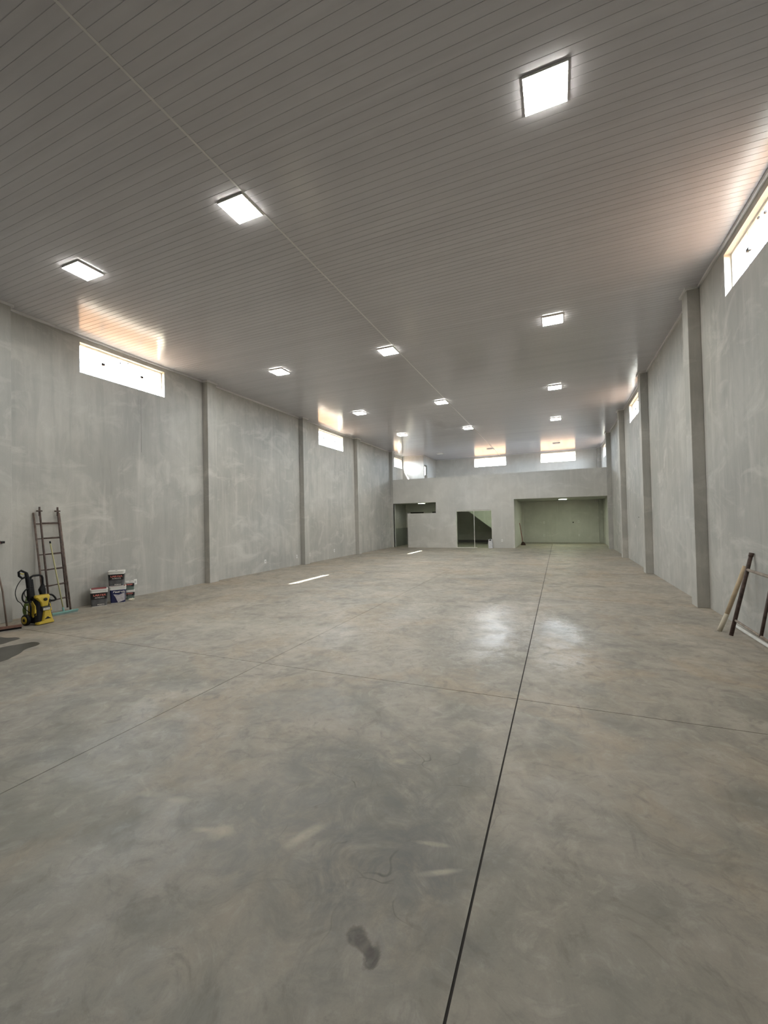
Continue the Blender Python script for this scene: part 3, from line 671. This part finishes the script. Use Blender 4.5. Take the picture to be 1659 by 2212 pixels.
tag(M.build('crumpled_rag', mat('cream_cloth', (.72, .66, .54), .9), loc=(-8.66, 6.25, 0)), 'small crumpled cream rag on floor before small pails', 'rag')

# ------------------------------------------------------------------ wet patches
for pts, lb in (([(-7.25, 3.16), (-7.12, 3.23), (-7.09, 3.33), (-7.04, 3.46), (-6.97, 3.55), (-6.83, 3.55), (-6.73, 3.47), (-6.7, 3.35), (-6.66, 3.28), (-6.54, 3.18), (-6.44, 3.04), (-6.37, 2.94), (-6.46, 2.78)], 'larger dark wet patch on floor at left photo edge'),
                ([(-8.02, 3.52), (-7.81, 3.54), (-7.63, 3.55), (-7.54, 3.61), (-7.39, 3.59), (-7.35, 3.45), (-7.31, 3.34), (-7.42, 3.26), (-7.8, 3.3)], 'smaller dark wet patch between left squeegee and larger patch')):
    P = catmull([(x, y, 0) for x, y in pts+[pts[0]]], 5)[:-1]; cx = sum(p.x for p in P)/len(P); cy = sum(p.y for p in P)/len(P)
    o = MB().poly([(p.x-cx, p.y-cy) for p in P], 0, .0015).build('water_puddle', WATER, loc=(cx, cy, 0)); tag(o, lb, 'puddle', 'wet patches at the left')

# ------------------------------------------------------------------ right side: scaffold frame, wooden pole, pipe
SC = mat('rusty_scaffold', (.085, .055, .045), .65, .2, var=.45, scale=18, bump=.3); SCW = mat('dusty_scaffold', (.26, .21, .17), .8, .1, var=.3, scale=18)
sf = empty('scaffold_frame', (2.12, 6.4, 0)); SO = Vector((-2.12, -6.4, 0)); tag(sf, 'rusty brown steel scaffold frame leaning on right wall', 'scaffold frame')
def px_(z): return 2.05+.275*z/1.07
bar((2.05, 6.83, .02), (px_(1.07), 6.94, 1.07), .023, 'leg', SC, sf, SO, 12)
bar((2.05, 5.60, .02), (px_(1.07), 5.62, 1.07), .023, 'leg', SC, sf, SO, 12)
bar((px_(.88), 6.93, .88), (px_(.86), 5.61, .86), .019, 'upper_rail', SCW, sf, SO, 12)
bar((px_(.22), 6.86, .22), (px_(.20), 5.60, .20), .015, 'lower_rail', SCW, sf, SO, 12)
bar((px_(.20), 6.085, .20), (px_(.87), 6.22, .87), .017, 'upright', SC, sf, SO, 12)
MB().tube([Vector((px_(1.05)+.0, 6.938, 1.05))+SO, Vector((px_(1.10), 6.943, 1.10))+SO], .027).build('coupling_pin', SC, sf)
WOODP = mat('pale_pole_wood', (.50, .39, .26), .7, var=.18, scale=10); WOODL = mat('whitewashed_wood', (.64, .58, .46), .8, var=.1)
wpz = empty('wooden_pole', (2.01, 7.13, 0)); tag(wpz, 'pale wooden pole leaning on right wall behind scaffold frame', 'pole')
MB().tube([(0, 0, .0), (.095, .01, .24)], .028, 12).build('painted_end', WOODL, wpz)
MB().tube([(.0945, .0099, .238), (.325, .045, .90)], .0265, 12).build('shaft', WOODP, wpz)
tag(MB().tube([(0, -1.2, .022), (0, 1.2, .022)], .022, 12).build('white_pipe', mat('white_pvc_pipe', (.74, .72, .68), .4), loc=(2.285, 6.28, 0)), 'white plastic pipe lying along foot of right wall', 'pipe')

# ------------------------------------------------------------------ broom in the alcove, sack by the glass door
br = empty('broom', (-1.93, 24.9, 0)); tag(br, 'red-handled broom leaning on left side of the alcove', 'broom')
MB().tube([(0, 0, .16), (-.17, .3, 1.26)], .016).build('handle', mat('red_wood', (.26, .05, .035), .55), br)
MB().loft([ringxy(-.10, .16, -.04, .04, 0, .02), ringxy(-.08, .13, -.03, .03, .12, .02), ringxy(-.02, .04, -.02, .02, .2, .01)]).build('bristles', mat('dark_bristles', (.05, .025, .02), .9), br)
sk = MB(); rng = random.Random(3); rings = []
for z, s in ((0, 1), (.05, 1.06), (.2, 1.03), (.35, 1.0), (.44, .9), (.47, .7)):
    rings.append([(x*s*(1+rng.uniform(-.05, .05)), y*s*(1+rng.uniform(-.05, .05)), z+rng.uniform(-.008, .008)*(z > 0)) for x, y, _ in rr_ring(.11, .07, 0, .04, 3)])
sk.loft(rings); sko = sk.build('cement_sack', mat('pale_sack', (.60, .60, .62), .8, var=.2, scale=12), loc=(-3.36, YW-.10, 0))
tag(sko, 'pale grey sack standing at right edge of the glass door', 'sack')
MB().box(-.06, .05, -.075, -.070, .40, .46).build('dark_opening', BLK, sko)
